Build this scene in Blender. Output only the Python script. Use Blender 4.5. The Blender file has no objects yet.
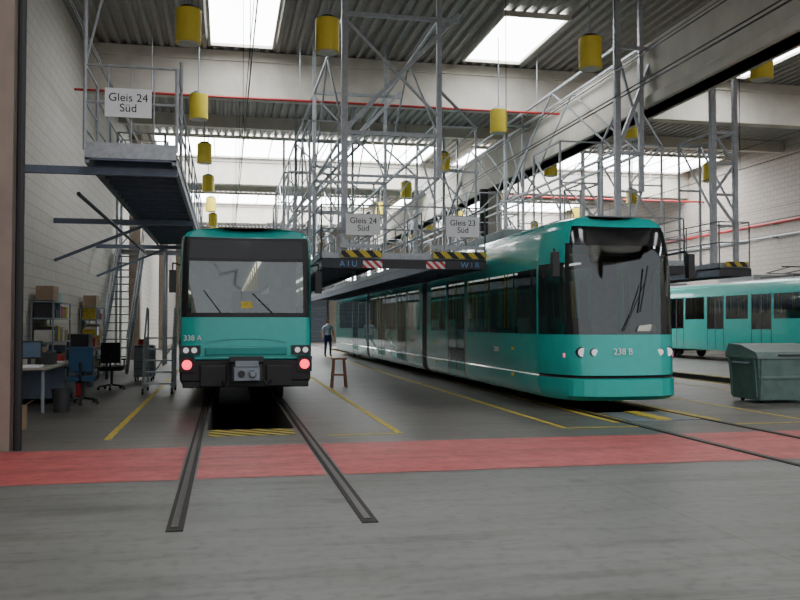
import bpy, math, random, bmesh
from math import radians, sin, cos, pi
from mathutils import Vector
random.seed(4)
S=bpy.context.scene
# ------------------------------------------------------------ materials
def mat(name,col,rough=.5,metal=0.,var=.12,scale=6.,emit=0.,ecol=None,bump=0.,spec=.5,coat=0.):
    m=bpy.data.materials.new(name); m.use_nodes=True
    nt=m.node_tree; b=nt.nodes['Principled BSDF']
    b.inputs['Roughness'].default_value=rough; b.inputs['Metallic'].default_value=metal
    b.inputs['Specular IOR Level'].default_value=spec
    b.inputs['Coat Weight'].default_value=coat
    tc=nt.nodes.new('ShaderNodeTexCoord'); nz=nt.nodes.new('ShaderNodeTexNoise')
    nz.inputs['Scale'].default_value=scale; nz.inputs['Detail'].default_value=5
    nt.links.new(tc.outputs['Object'],nz.inputs['Vector'])
    rp=nt.nodes.new('ShaderNodeValToRGB')
    rp.color_ramp.elements[0].position=.3; rp.color_ramp.elements[1].position=.7
    rp.color_ramp.elements[0].color=[c*(1-var) for c in col]+[1]
    rp.color_ramp.elements[1].color=[min(1,c*(1+var)) for c in col]+[1]
    nt.links.new(nz.outputs['Fac'],rp.inputs['Fac']); nt.links.new(rp.outputs['Color'],b.inputs['Base Color'])
    if bump:
        bp=nt.nodes.new('ShaderNodeBump'); bp.inputs['Strength'].default_value=bump; bp.inputs['Distance'].default_value=.02
        nt.links.new(nz.outputs['Fac'],bp.inputs['Height']); nt.links.new(bp.outputs['Normal'],b.inputs['Normal'])
    if emit:
        b.inputs['Emission Color'].default_value=list(ecol or col)+[1]; b.inputs['Emission Strength'].default_value=emit
    return m
def glass(name,tint,base=.06,rough=.03):
    m=bpy.data.materials.new(name); m.use_nodes=True; nt=m.node_tree
    for n in list(nt.nodes): nt.nodes.remove(n)
    N=nt.nodes.new; o=N('ShaderNodeOutputMaterial'); t=N('ShaderNodeBsdfTransparent'); t.inputs[0].default_value=tint+(1,)
    g=N('ShaderNodeBsdfGlossy'); g.inputs['Roughness'].default_value=rough; g.inputs['Color'].default_value=(.9,.95,.95,1)
    f=N('ShaderNodeFresnel'); f.inputs[0].default_value=1.55
    a=N('ShaderNodeMath'); a.operation='ADD'; a.use_clamp=True; a.inputs[1].default_value=base; nt.links.new(f.outputs[0],a.inputs[0])
    nz=N('ShaderNodeTexNoise'); nz.inputs['Scale'].default_value=.8; mu=N('ShaderNodeMath'); mu.operation='MULTIPLY_ADD'; mu.inputs[1].default_value=.03
    nt.links.new(nz.outputs['Fac'],mu.inputs[0]); nt.links.new(a.outputs[0],mu.inputs[2])
    mx=N('ShaderNodeMixShader'); nt.links.new(mu.outputs[0],mx.inputs[0]); nt.links.new(t.outputs[0],mx.inputs[1]); nt.links.new(g.outputs[0],mx.inputs[2])
    nt.links.new(mx.outputs[0],o.inputs[0]); return m
def stripes(name,c1,c2,scale=3.,d='DIAGONAL',rough=.6):
    m=mat(name,c1,rough); nt=m.node_tree; b=nt.nodes['Principled BSDF']
    tc=nt.nodes['Texture Coordinate']; w=nt.nodes.new('ShaderNodeTexWave'); w.bands_direction=d
    w.inputs['Scale'].default_value=scale; nt.links.new(tc.outputs['Object'],w.inputs['Vector'])
    rp=nt.nodes.new('ShaderNodeValToRGB'); rp.color_ramp.interpolation='CONSTANT'
    rp.color_ramp.elements[0].color=list(c1)+[1]; rp.color_ramp.elements[1].color=list(c2)+[1]; rp.color_ramp.elements[1].position=.5
    nt.links.new(w.outputs['Fac'],rp.inputs['Fac']); nt.links.new(rp.outputs['Color'],b.inputs['Base Color'])
    return m
def blockwall(name,c1,c2,mortar,sc=1.,bw=.5,rh=.25,axis='YZ'):
    m=bpy.data.materials.new(name); m.use_nodes=True; nt=m.node_tree; b=nt.nodes['Principled BSDF']
    b.inputs['Roughness'].default_value=.85
    g=nt.nodes.new('ShaderNodeNewGeometry'); sx=nt.nodes.new('ShaderNodeSeparateXYZ'); cx=nt.nodes.new('ShaderNodeCombineXYZ')
    nt.links.new(g.outputs['Position'],sx.inputs[0])
    nt.links.new(sx.outputs[axis[0]],cx.inputs['X']); nt.links.new(sx.outputs[axis[1]],cx.inputs['Y'])
    br=nt.nodes.new('ShaderNodeTexBrick'); nt.links.new(cx.outputs[0],br.inputs['Vector'])
    br.inputs['Scale'].default_value=sc; br.inputs['Brick Width'].default_value=bw; br.inputs['Row Height'].default_value=rh
    br.inputs['Mortar Size'].default_value=.012
    br.inputs['Color1'].default_value=list(c1)+[1]; br.inputs['Color2'].default_value=list(c2)+[1]; br.inputs['Mortar'].default_value=list(mortar)+[1]
    nt.links.new(br.outputs['Color'],b.inputs['Base Color'])
    bp=nt.nodes.new('ShaderNodeBump'); bp.inputs['Strength'].default_value=.4; bp.inputs['Distance'].default_value=.01; bp.invert=True
    nt.links.new(br.outputs['Fac'],bp.inputs['Height']); nt.links.new(bp.outputs['Normal'],b.inputs['Normal'])
    return m
TEAL=mat('teal_paint',(.008,.44,.385),.25,var=.05,coat=.6)
TEALD=mat('teal_dark',(.006,.28,.25),.35,var=.05)
GLASS=glass('windscreen_glass',(.62,.68,.66),.10)
GLASSM=glass('tinted_windscreen_glass',(.34,.38,.38),.04)
GLASSW=glass('side_glass',(.26,.31,.31),.03)
DISP=mat('display_black',(.01,.011,.012),.12,var=.2)
BLACK=mat('black_rubber',(.012,.012,.013),.5)
DARK=mat('dark_steel',(.035,.035,.038),.55)
UNDER=mat('underframe',(.025,.02,.02),.7)
ROOFG=mat('roof_grey',(.3,.32,.32),.6)
GALV=mat('galvanised_steel',(.4,.42,.44),.5,.3,var=.15,scale=12)
GALVD=mat('galvanised_dim',(.25,.28,.31),.55,.2)
GRATE=mat('steel_grating',(.2,.22,.24),.6,.3)
BLUEST=mat('blue_grey_steel',(.15,.18,.24),.5,.2)
STEEL=mat('rail_steel',(.09,.082,.075),.4,.6)
RUST=mat('rail_groove',(.03,.026,.024),.8)
CONC=mat('beam_concrete',(.56,.53,.46),.85,var=.1,scale=2)
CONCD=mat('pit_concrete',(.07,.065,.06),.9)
BROWN=mat('brown_pillar',(.25,.19,.155),.8,var=.12,scale=3)
DECK=mat('roof_deck',(.29,.275,.245),.6,.0,var=.1)
YEL=mat('lamp_yellow',(.76,.6,.05),.5,var=.05)
YELP=mat('yellow_paint',(.55,.42,.05),.7,var=.35,scale=14)
REDPIPE=mat('red_pipe_paint',(.42,.03,.03),.5)
WHITE=mat('white_plate',(.85,.85,.85),.5,var=.02)
CREAM=mat('cream',(.6,.58,.5),.7)
TXT=mat('black_lettering',(.01,.01,.01),.6)
TXTB=mat('blue_lettering',(.15,.35,.7),.6)
REDL=mat('red_tail_light',(.9,.02,.03),.3,emit=3.2,ecol=(1,.02,.08))
WL=mat('clear_lamp',(.8,.8,.8),.15,emit=.25,ecol=(1,1,1))
PINK=mat('pink_marker',(.7,.12,.2),.4,emit=.8,ecol=(1,.15,.3))
SKYL=mat('skylight_panel',(.9,.95,1.),.5,emit=14,ecol=(.95,.97,1.))
ADDGLOW=mat('added_interior_glow',(.9,.9,.9),.5,emit=1.6,ecol=(1,.97,.9))  # glowing strips added to brighten the tram interiors
WOOD=mat('wood_brown',(.25,.1,.05),.5)
DESKM=mat('desk_laminate',(.33,.3,.25),.5)
FAB=mat('chair_fabric',(.012,.014,.02),.9)
JACK=mat('jacket_blue',(.02,.06,.12),.9)
SEAT=mat('seat_blue',(.02,.05,.12),.9)
INT=mat('interior_lining',(.5,.5,.46),.7)
INTF=mat('interior_floor',(.08,.08,.08),.8)
CARD=mat('cardboard',(.35,.25,.16),.9)
BIN=mat('container_green',(.10,.16,.14),.45,.1,var=.2,scale=5)
BINL=mat('container_lid',(.14,.2,.18),.4,.1,var=.15)
HAZ=stripes('hazard_yellow_black',(.6,.46,.04),(.02,.02,.02),2.2)
HAZR=stripes('hazard_red_white',(.8,.8,.8),(.6,.03,.04),4.)
WALLM=blockwall('white_blockwork',(.52,.495,.44),(.49,.465,.415),(.38,.36,.325),1.,.5,.25,'YZ')
WALLB=blockwall('beige_blockwork',(.42,.37,.31),(.38,.34,.28),(.25,.22,.19),1.,.5,.25,'XZ')
WALLR=blockwall('brick_right',(.46,.41,.36),(.42,.38,.34),(.28,.25,.23),1.,.5,.22,'YZ')
def ramp(nt,src,p0,p1,c0,c1):
    r=nt.nodes.new('ShaderNodeValToRGB'); r.color_ramp.elements[0].position=p0; r.color_ramp.elements[1].position=p1
    r.color_ramp.elements[0].color=tuple(c0)+(1,); r.color_ramp.elements[1].color=tuple(c1)+(1,); nt.links.new(src,r.inputs['Fac']); return r
def wear(nt,pos,col):
    N=nt.nodes.new; Lk=nt.links.new
    def mul(a,b):
        mu=N('ShaderNodeMixRGB'); mu.blend_type='MULTIPLY'; mu.inputs[0].default_value=1; Lk(a,mu.inputs[1]); Lk(b,mu.inputs[2]); return mu.outputs[0]
    n=N('ShaderNodeTexNoise'); n.inputs['Scale'].default_value=9; n.inputs['Detail'].default_value=4; Lk(pos,n.inputs['Vector'])
    col=mul(col,ramp(nt,n.outputs['Fac'],.3,.5,(.74,.74,.74),(1,1,1)).outputs[0])
    for rot,sc in ((.35,(.25,2.6,1)),(-.5,(.3,2.2,1))):
        mp=N('ShaderNodeMapping'); mp.inputs['Rotation'].default_value=(0,0,rot); mp.inputs['Scale'].default_value=sc; Lk(pos,mp.inputs[0])
        n=N('ShaderNodeTexNoise'); n.inputs['Scale'].default_value=1.3; n.inputs['Detail'].default_value=7; n.inputs['Roughness'].default_value=.7; Lk(mp.outputs[0],n.inputs['Vector'])
        col=mul(col,ramp(nt,n.outputs['Fac'],.34,.5,(.7,.69,.67),(1,1,1)).outputs[0])
    n=N('ShaderNodeTexVoronoi'); n.inputs['Scale'].default_value=.8; Lk(pos,n.inputs['Vector'])
    col=mul(col,ramp(nt,n.outputs['Distance'],.04,.12,(.6,.59,.58),(1,1,1)).outputs[0])
    return col
def floormat():
    m=bpy.data.materials.new('concrete_floor'); m.use_nodes=True; nt=m.node_tree; b=nt.nodes['Principled BSDF']
    N=nt.nodes.new; Lk=nt.links.new
    g=N('ShaderNodeNewGeometry'); P=g.outputs['Position']; sx=N('ShaderNodeSeparateXYZ'); Lk(P,sx.inputs[0])
    n1=N('ShaderNodeTexNoise'); n1.inputs['Scale'].default_value=.6; n1.inputs['Detail'].default_value=9; n1.inputs['Roughness'].default_value=.68
    Lk(P,n1.inputs['Vector'])
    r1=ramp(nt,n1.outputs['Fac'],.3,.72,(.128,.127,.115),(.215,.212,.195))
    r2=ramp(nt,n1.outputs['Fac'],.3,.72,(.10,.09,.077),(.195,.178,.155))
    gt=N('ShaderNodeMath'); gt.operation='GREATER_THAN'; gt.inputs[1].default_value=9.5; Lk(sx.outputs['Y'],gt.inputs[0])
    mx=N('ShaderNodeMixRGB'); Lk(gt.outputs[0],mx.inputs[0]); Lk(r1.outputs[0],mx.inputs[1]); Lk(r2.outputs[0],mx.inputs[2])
    br=N('ShaderNodeTexBrick'); br.offset=0; br.inputs['Scale'].default_value=1; br.inputs['Brick Width'].default_value=6.34; br.inputs['Row Height'].default_value=4.3
    br.inputs['Mortar Size'].default_value=.01; br.inputs['Color1'].default_value=(1,1,1,1); br.inputs['Color2'].default_value=(.9,.9,.9,1); br.inputs['Mortar'].default_value=(.72,.72,.72,1)
    mp=N('ShaderNodeMapping'); mp.inputs['Location'].default_value=(-3.53+.0,0,0); Lk(P,mp.inputs[0]); Lk(mp.outputs[0],br.inputs['Vector'])
    mu=N('ShaderNodeMixRGB'); mu.blend_type='MULTIPLY'; mu.inputs[0].default_value=1; Lk(mx.outputs[0],mu.inputs[1]); Lk(br.outputs['Color'],mu.inputs[2])
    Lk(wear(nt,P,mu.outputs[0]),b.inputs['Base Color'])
    mr=N('ShaderNodeMapRange'); mr.inputs['To Min'].default_value=.3; mr.inputs['To Max'].default_value=.6; Lk(n1.outputs['Fac'],mr.inputs['Value']); Lk(mr.outputs[0],b.inputs['Roughness'])
    return m
def redmat():
    m=bpy.data.materials.new('red_floor_paint'); m.use_nodes=True; nt=m.node_tree; b=nt.nodes['Principled BSDF']
    N=nt.nodes.new; g=N('ShaderNodeNewGeometry'); P=g.outputs['Position']
    n=N('ShaderNodeTexNoise'); n.inputs['Scale'].default_value=3.5; n.inputs['Detail'].default_value=7; nt.links.new(P,n.inputs['Vector'])
    r=ramp(nt,n.outputs['Fac'],.3,.7,(.42,.075,.075),(.56,.125,.12))
    nt.links.new(wear(nt,P,r.outputs[0]),b.inputs['Base Color']); b.inputs['Roughness'].default_value=.5
    return m
FLOOR=floormat(); REDP=redmat()
# ------------------------------------------------------------ mesh builder
class MB:
    def __init__(s): s.v=[];s.f=[];s.m=[];s.mats=[]
    def mi(s,m):
        if m not in s.mats: s.mats.append(m)
        return s.mats.index(m)
    def face(s,pts,m):
        i=len(s.v); s.v+= [tuple(p) for p in pts]; s.f.append(list(range(i,i+len(pts)))); s.m.append(s.mi(m))
    def box(s,x0,x1,y0,y1,z0,z1,m):
        i=len(s.v); s.v+=[(x0,y0,z0),(x1,y0,z0),(x1,y1,z0),(x0,y1,z0),(x0,y0,z1),(x1,y0,z1),(x1,y1,z1),(x0,y1,z1)]
        for q in ((0,3,2,1),(4,5,6,7),(0,1,5,4),(1,2,6,5),(2,3,7,6),(3,0,4,7)):
            s.f.append([i+k for k in q]); s.m.append(s.mi(m))
    def cyl(s,p0,p1,r,m,n=8,r2=None,m2=None):
        p0=Vector(p0);p1=Vector(p1);d=(p1-p0)
        if d.length<1e-6:return
        d.normalize(); a=Vector((0,0,1)) if abs(d.z)<.9 else Vector((0,1,0))
        u=d.cross(a).normalized(); w=d.cross(u).normalized(); r2=r if r2 is None else r2
        i=len(s.v); off=pi/4 if n==4 else 0
        for p,rr in ((p0,r),(p1,r2)):
            for k in range(n):
                t=2*pi*k/n+off; s.v.append(tuple(p+u*rr*cos(t)+w*rr*sin(t)))
        for k in range(n):
            k2=(k+1)%n; s.f.append([i+k,i+n+k,i+n+k2,i+k2]); s.m.append(s.mi(m))
        s.f.append([i+k for k in range(n)]); s.m.append(s.mi(m2 or m))
        s.f.append([i+n+k for k in reversed(range(n))]); s.m.append(s.mi(m2 or m))
    def bar(s,p0,p1,w,m): s.cyl(p0,p1,w*.707,m,4)
    def path(s,pts,r,m,n=6):
        for a,b in zip(pts,pts[1:]): s.cyl(a,b,r,m,n)
    def obj(s,name,parent=None,smooth=False,bevel=0,recalc=False):
        me=bpy.data.meshes.new(name); me.from_pydata(s.v,[],s.f); 
        for m in s.mats: me.materials.append(m)
        for p,k in zip(me.polygons,s.m): p.material_index=k
        me.update()
        if recalc:
            bm=bmesh.new(); bm.from_mesh(me); bmesh.ops.recalc_face_normals(bm,faces=bm.faces); bm.to_mesh(me); bm.free()
        if smooth:
            for p in me.polygons: p.use_smooth=True
            me.set_sharp_from_angle(angle=radians(32))
        o=bpy.data.objects.new(name,me); S.collection.objects.link(o)
        if parent: o.parent=parent
        if bevel:
            b=o.modifiers.new('bevel','BEVEL'); b.width=bevel; b.segments=2; b.limit_method='ANGLE'
        return o
def empty(name,loc=(0,0,0)):
    e=bpy.data.objects.new(name,None); S.collection.objects.link(e); e.location=loc; return e
def text(body,loc,size,m,parent,rot=(90,0,0),name='lettering',align='CENTER',ls=.9):
    c=bpy.data.curves.new(name,'FONT'); c.body=body; c.size=size; c.align_x=align; c.align_y='CENTER'; c.extrude=.002; c.space_line=ls
    c.materials.append(m); o=bpy.data.objects.new(name,c); S.collection.objects.link(o)
    o.location=loc; o.rotation_euler=[radians(a) for a in rot]
    if parent: o.parent=parent
    return o
XL,XR,YF,YB,ZC=-4.0,24.0,4.0,72.0,9.5
ZH=ZC-.005
TR=[.36,6.7,13.04,20.7]
# ------------------------------------------------------------ floor with pits
pits=[(-.25,.97,12.5,52.),(6.09,7.31,13.6,52.),(12.43,13.65,14.4,60.)]
xs=sorted({-12.,30.}|{p for q in pits for p in q[:2]}|{-4.,3.,10.,18.}); ys=sorted({-14.,75.,4.,20.}|{p for q in pits for p in q[2:]})
mb=MB()
for i in range(len(xs)-1):
    for j in range(len(ys)-1):
        x=(xs[i]+xs[i+1])/2;y=(ys[j]+ys[j+1])/2
        if any(a<x<b and c<y<d for a,b,c,d in pits): continue
        mb.face([(xs[i],ys[j],0),(xs[i+1],ys[j],0),(xs[i+1],ys[j+1],0),(xs[i],ys[j+1],0)],FLOOR)
for a,b,c,d in pits:
    z=-1.4
    mb.face([(a,c,z),(b,c,z),(b,d,z),(a,d,z)],CONCD)
    mb.face([(a,c,z),(a,d,z),(a,d,0),(a,c,0)],CONCD); mb.face([(b,c,0),(b,d,0),(b,d,z),(b,c,z)],CONCD)
    mb.face([(a,c,0),(b,c,0),(b,c,z),(a,c,z)],CONCD); mb.face([(a,d,0),(b,d,0),(b,d,z),(a,d,z)],CONCD)
mb.obj('floor')
mb=MB(); e=.004
def rect(x0,x1,y0,y1,m,z=e): mb.face([(x0,y0,z),(x1,y0,z),(x1,y1,z),(x0,y1,z)],m)
xs2=[-4]
for c in TR: xs2+= [c-.7175-.085,c-.7175+.085,c+.7175-.085,c+.7175+.085]
xs2.append(24)
for a,b in zip(xs2[::2],xs2[1::2]): rect(a,b,8.57,10.8,REDP)
mb.obj('red_floor_band')
mb=MB(); w=.045
for x,y0,y1 in ((-1.5,11.7,34),(2.35,11.6,45),(4.79,11.7,45),(8.9,11.7,40),(11.2,11.7,50)): rect(x-w,x+w,y0,y1,YELP)
rect(1.35,2.3,11.56,11.64,YELP); rect(4.84,6.0,11.66,11.74,YELP); rect(7.5,8.9,11.66,11.74,YELP)
rect(-.22,.94,11.75,12.45,HAZ)
for c in (6.7,13.04):
    for sgn in (-1,1):
        a=c+sgn*.61; b=c+sgn*.66; rect(min(a,b),max(a,b),12.4,60 if c>10 else 52,YELP,.006)
        a=c+sgn*.80; b=c+sgn*.92; rect(min(a,b),max(a,b),12.2,60 if c>10 else 52,YELP)
mb.obj('yellow_floor_markings')
mb=MB()
for c in (6.7,13.04):
    mb.box(c-.58,c+.58,12.3,13.55 if c<10 else 14.35,-.01,.012,GRATE); mb.box(c-.12,c+.12,12.35,13.5 if c<10 else 14.3,.012,.03,YELP)
mb.obj('pit_cover_plate')
mb=MB()
for c,y0 in ((TR[0],6.45),(TR[1],6.0),(TR[2],6.0),(TR[3],6.0)):
    for sgn in (-1,1):
        x=c+sgn*.7175
        mb.box(x-.062,x+.062,y0,66,-.05,.008,RUST); mb.box(x-.03,x+.02,y0+.1,66,-.04,.014,STEEL)
mb.obj('tram_rails')
# ------------------------------------------------------------ shell
mb=MB(); mb.box(XL-.3,XL,YF,YB,0,ZC,WALLM)
for y in (37.6,54): mb.box(XL,XL+.45,y,y+.7,0,ZC,BROWN)
mb.obj('wall_left')
mb=MB(); mb.box(-4,-2.5,10.9,11.45,0,ZC,BROWN); mb.cyl((-2.42,10.95,0),(-2.42,10.95,ZC),.05,BLACK,10)
mb.obj('wall_pier_left')
mb=MB(); mb.box(XR,XR+.3,YF,YB,0,ZC,WALLR); mb.obj('wall_right')
mb=MB(); mb.box(XL-.3,XR+.3,YB,YB+.3,0,ZC,WALLB)
mb.obj('wall_back')
mb=MB()
for k in range(7):
    x=-2.6+k*3.8
    mb.box(x,x+3.2,YB-.06,YB-.02,5.2,7.2,SKYL)
    for j in range(5): mb.box(x+j*.8-.03,x+j*.8+.03,YB-.1,YB-.05,5.2,7.2,GALVD)
mb.obj('window_1')
mb=MB()
for x in(-1.2,5.1,11.5,19): 
    for j in range(10): mb.box(x,x+3.2,YB-.1,YB-.03,.05+j*.42,.43+j*.42,BLUEST)
    mb.box(x-.15,x,YB-.15,YB-.02,0,4.4,DARK); mb.box(x+3.2,x+3.35,YB-.15,YB-.02,0,4.4,DARK); mb.box(x-.15,x+3.35,YB-.15,YB-.02,4.25,4.4,DARK)
mb.obj('door_1')
mb=MB(); n=int((XR-XL+.6)/.3)
for k in range(n):
    x=XL-.3+k*.3
    P=[(x,ZC),(x+.1,ZC),(x+.14,ZC+.1),(x+.26,ZC+.1),(x+.3,ZC)]
    for (a,za),(b,zb) in zip(P,P[1:]): mb.face([(a,YF,za),(a,YB,za),(b,YB,zb),(b,YF,zb)],DECK)
mb.box(XL-.3,XR+.3,YF,YB+.3,ZC+.14,ZC+.3,DECK)
mb.obj('ceiling')
for y in (9.5,25.5,41.5,57.5):
    mb=MB(); mb.box(XL,XR,y,y+.45,8.15,ZC,CONC); mb.box(XL,XR,y-.08,y+.53,9.2,ZC,CONC); mb.obj('ceiling_beam',bevel=.02)
for y in (17.3,33.5,49.5,65.5):
    mb=MB(); mb.box(XL,XR,y,y+.28,9.05,ZC,CONC); mb.obj('ceiling_purlin')
mb=MB(); mb.box(9.75,10.25,YF,YB,6.6,8.15,CONC); mb.box(9.65,10.35,YF,YB,6.6,6.85,CONC); mb.obj('ceiling_girder',bevel=.02)
for y in (31.4,63):
    mb=MB(); mb.box(9.72,10.28,y,y+.6,0,6.6,CONC); mb.box(9.6,10.4,y-.1,y+.7,0,.12,CONC); mb.cyl((9.55,y-.2,.1),(9.55,y-.2,6.6),.17,DARK,14); mb.box(9.4,9.7,y-.2,y,5.2,5.3,DARK); mb.obj('column',bevel=.02)
def skylight(x0,x1,y0,y1):
    mb=MB(); mb.box(x0,x1,y0,y1,ZC-.06,ZC-.03,SKYL)
    f=.08
    mb.box(x0-f,x1+f,y0-f,y0,ZC-.14,ZH,CONC); mb.box(x0-f,x1+f,y1,y1+f,ZC-.14,ZH,CONC)
    mb.box(x0-f,x0,y0,y1,ZC-.14,ZH,CONC); mb.box(x1,x1+f,y0,y1,ZC-.14,ZH,CONC)
    n=max(1,int((x1-x0)/1.2))
    for i in range(1,n): mb.box(x0+(x1-x0)*i/n-.02,x0+(x1-x0)*i/n+.02,y0,y1,ZC-.09,ZC-.06,GALVD)
    mb.obj('skylight')
for x in (.4,7.8,15.4,22.3): skylight(x-.85,x+.85,20.8,24.6); skylight(x-.85,x+.85,4.6,8.6)
for y in (37,53): skylight(-3,9.3,y,y+4.2); skylight(10.8,23.2,y,y+4.2)
mb=MB()
mb.cyl((XL+.01,24.0,7.75),(9.7,24.0,7.75),.035,REDPIPE); mb.cyl((10.3,40,7.75),(XR-.01,40,7.75),.05,REDPIPE)
for x in (-2,2,6,9): mb.cyl((x,24,7.75),(x,24,ZH),.015,GALV,6)
for x in (13,17,21): mb.cyl((x,40,7.75),(x,40,ZH),.015,GALV,6)
mb.obj('sprinkler_pipe')
mb=MB(); mb.cyl((XR-.15,26,6.0),(XR-.15,70,6.0),.07,REDPIPE); mb.cyl((XR-.12,26,5.4),(XR-.12,70,5.4),.05,GALV)
for y in range(28,70,6): mb.box(XR-.3,XR,y,y+.08,5.3,5.35,GALV); mb.box(XR-.3,XR,y,y+.08,5.88,5.93,GALV)
mb.obj('wall_pipe')
mb=MB(); mb.cyl((5.2,17.0,8.75),(XR-.02,17,8.75),.11,CONC,14)
for x in (6,9,13,17,21): mb.cyl((x,17,8.8),(x,17,ZH),.02,GALV,6)
mb.obj('ventilation_pipe',smooth=True)
def lamp(x,y):
    mb=MB(); z=7.1
    mb.cyl((x,y,z-.31),(x,y,z+.3),.235,YEL,24); mb.cyl((x,y,z+.3),(x,y,z+.38),.235,DARK,24,.12)
    mb.cyl((x,y,z-.33),(x,y,z-.31),.24,YEL,24); mb.cyl((x,y,z-.345),(x,y,z-.33),.2,CREAM,24)
    mb.cyl((x,y,z+.36),(x,y,ZH),.015,GALVD,6); mb.obj('high_bay_lamp',smooth=True)
for y in (16.5,22.6,28.8,35,41.1,47.2,53.4):
    for x in (-.72,7.35,11.3,17.5): lamp(x,y)
lamp(1.9,16.5)
mb=MB()
for c in TR:
    mb.cyl((c,4,5.5),(c,71,5.5),.012,BLACK,5); mb.cyl((c,4,6.0),(c,71,6.0),.008,BLACK,5)
    for y in range(8,70,6): mb.cyl((c,y,5.5),(c,y,6.0),.006,BLACK,4); mb.cyl((c,y,6.0),(c,y,ZH),.01,BLACK,4)
mb.cyl((9.2,4,6.9),(9.2,70,6.9),.02,BLACK,5); mb.cyl((8.9,4,7.4),(8.9,70,7.4),.015,BLACK,5)
mb.cyl((-2.9,11.5,7.6),(-2.9,60,7.6),.03,BLACK,5); mb.cyl((-2.6,11.5,6.9),(-2.6,60,6.9),.02,BLACK,5)
mb.obj('overhead_wires')
# ------------------------------------------------------------ trams
def tram_body(cx,y0,zp,nose,ycuts,fm,name,parent):
    mb=MB(); rings=[];tags=None
    for z,w,n in zp:
        pts=[];tg=[]
        for y in reversed(ycuts): pts.append((cx-w,y,z)); tg.append(('s',y))
        for xf,dy in reversed(nose): pts.append((cx-w*xf,y0+dy+n*(1-xf**2),z)); tg.append(('n',-xf))
        for xf,dy in nose[1:]: pts.append((cx+w*xf,y0+dy+n*(1-xf**2),z)); tg.append(('n',xf))
        for y in ycuts: pts.append((cx+w,y,z)); tg.append(('s',y))
        rings.append(pts); tags=tg
    M=len(tags)
    for r in rings: mb.v+=r
    for li in range(len(rings)-1):
        zm=(zp[li][0]+zp[li+1][0])/2
        for i in range(M-1):
            a,b=tags[i],tags[i+1]
            if a[0]=='n' and b[0]=='n': m=fm('n',abs(a[1]+b[1])/2,zm,(a[1]+b[1])/2)
            else:
                yy=[t[1] if t[0]=='s' else y0+nose[-1][1] for t in (a,b)]
                m=fm('s',sum(yy)/2,zm,-1 if i<M/2 else 1)
            mb.f.append([li*M+i,li*M+i+1,(li+1)*M+i+1,(li+1)*M+i]); mb.m.append(mb.mi(m))
        mb.f.append([li*M+M-1,li*M,(li+1)*M,(li+1)*M+M-1]); mb.m.append(mb.mi(fm('r',0,zm,0)))
    for base,top in ((0,0),((len(rings)-1)*M,1)):
        for i in range(M//2):
            q=list(dict.fromkeys([base+i,base+i+1,base+M-2-i,base+M-1-i]))
            if len(q)>=3: mb.f.append(q if top else q[::-1]); mb.m.append(mb.mi(fm('t' if top else 'b',0,0,0)))
    return mb.obj(name,parent,smooth=True,recalc=True)
def cuts(segs,yend): return sorted({a for s in segs for a in s[:2]}|{yend})
def interior(cx,ya,yb,fz,tz,root,hw=1.08,light=True):
    mb=MB()
    mb.box(cx-hw,cx+hw,ya,yb,fz-.04,fz,INTF); mb.box(cx-hw+.05,cx+hw-.05,ya+.5,yb,tz,tz+.03,INT)
    if light:
        for s in(-1,1): mb.box(cx+s*.35-.05,cx+s*.35+.05,ya+2.2,yb-.5,tz-.03,tz,ADDGLOW)
    mb.box(cx-.8,cx+.8,ya+.1,ya+.45,fz,fz+.62,DARK); mb.box(cx-.75,cx+.75,ya+.2,ya+.5,fz+.62,fz+.68,GALVD)
    mb.box(cx-.25,cx+.25,ya+.95,ya+1.4,fz+.42,fz+.52,FAB); mb.box(cx-.24,cx+.24,ya+1.38,ya+1.5,fz+.5,fz+1.2,FAB); mb.cyl((cx,ya+1.15,fz),(cx,ya+1.15,fz+.42),.06,DARK,10)
    mb.box(cx-hw+.03,cx-.1,ya+1.9,ya+1.95,fz,tz,INT); mb.box(cx+.5,cx+hw-.03,ya+1.9,ya+1.95,fz,tz,INT)
    y=ya+3
    while y<yb-1.5:
        for s in(-1,1):
            a,b=(cx-hw+.08,cx-.28) if s<0 else (cx+.28,cx+hw-.08)
            mb.box(a,b,y,y+.42,fz+.38,fz+.46,SEAT); mb.box(a,b,y+.42,y+.5,fz+.4,fz+1.0,SEAT); mb.box(a+.1,b-.1,y+.1,y+.4,fz,fz+.38,DARK)
            mb.cyl((cx+s*.3,y+.46,fz+.4),(cx+s*.3,y+.46,tz),.017,YEL,6)
        y+=1.55
    mb.obj('interior',root)
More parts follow.
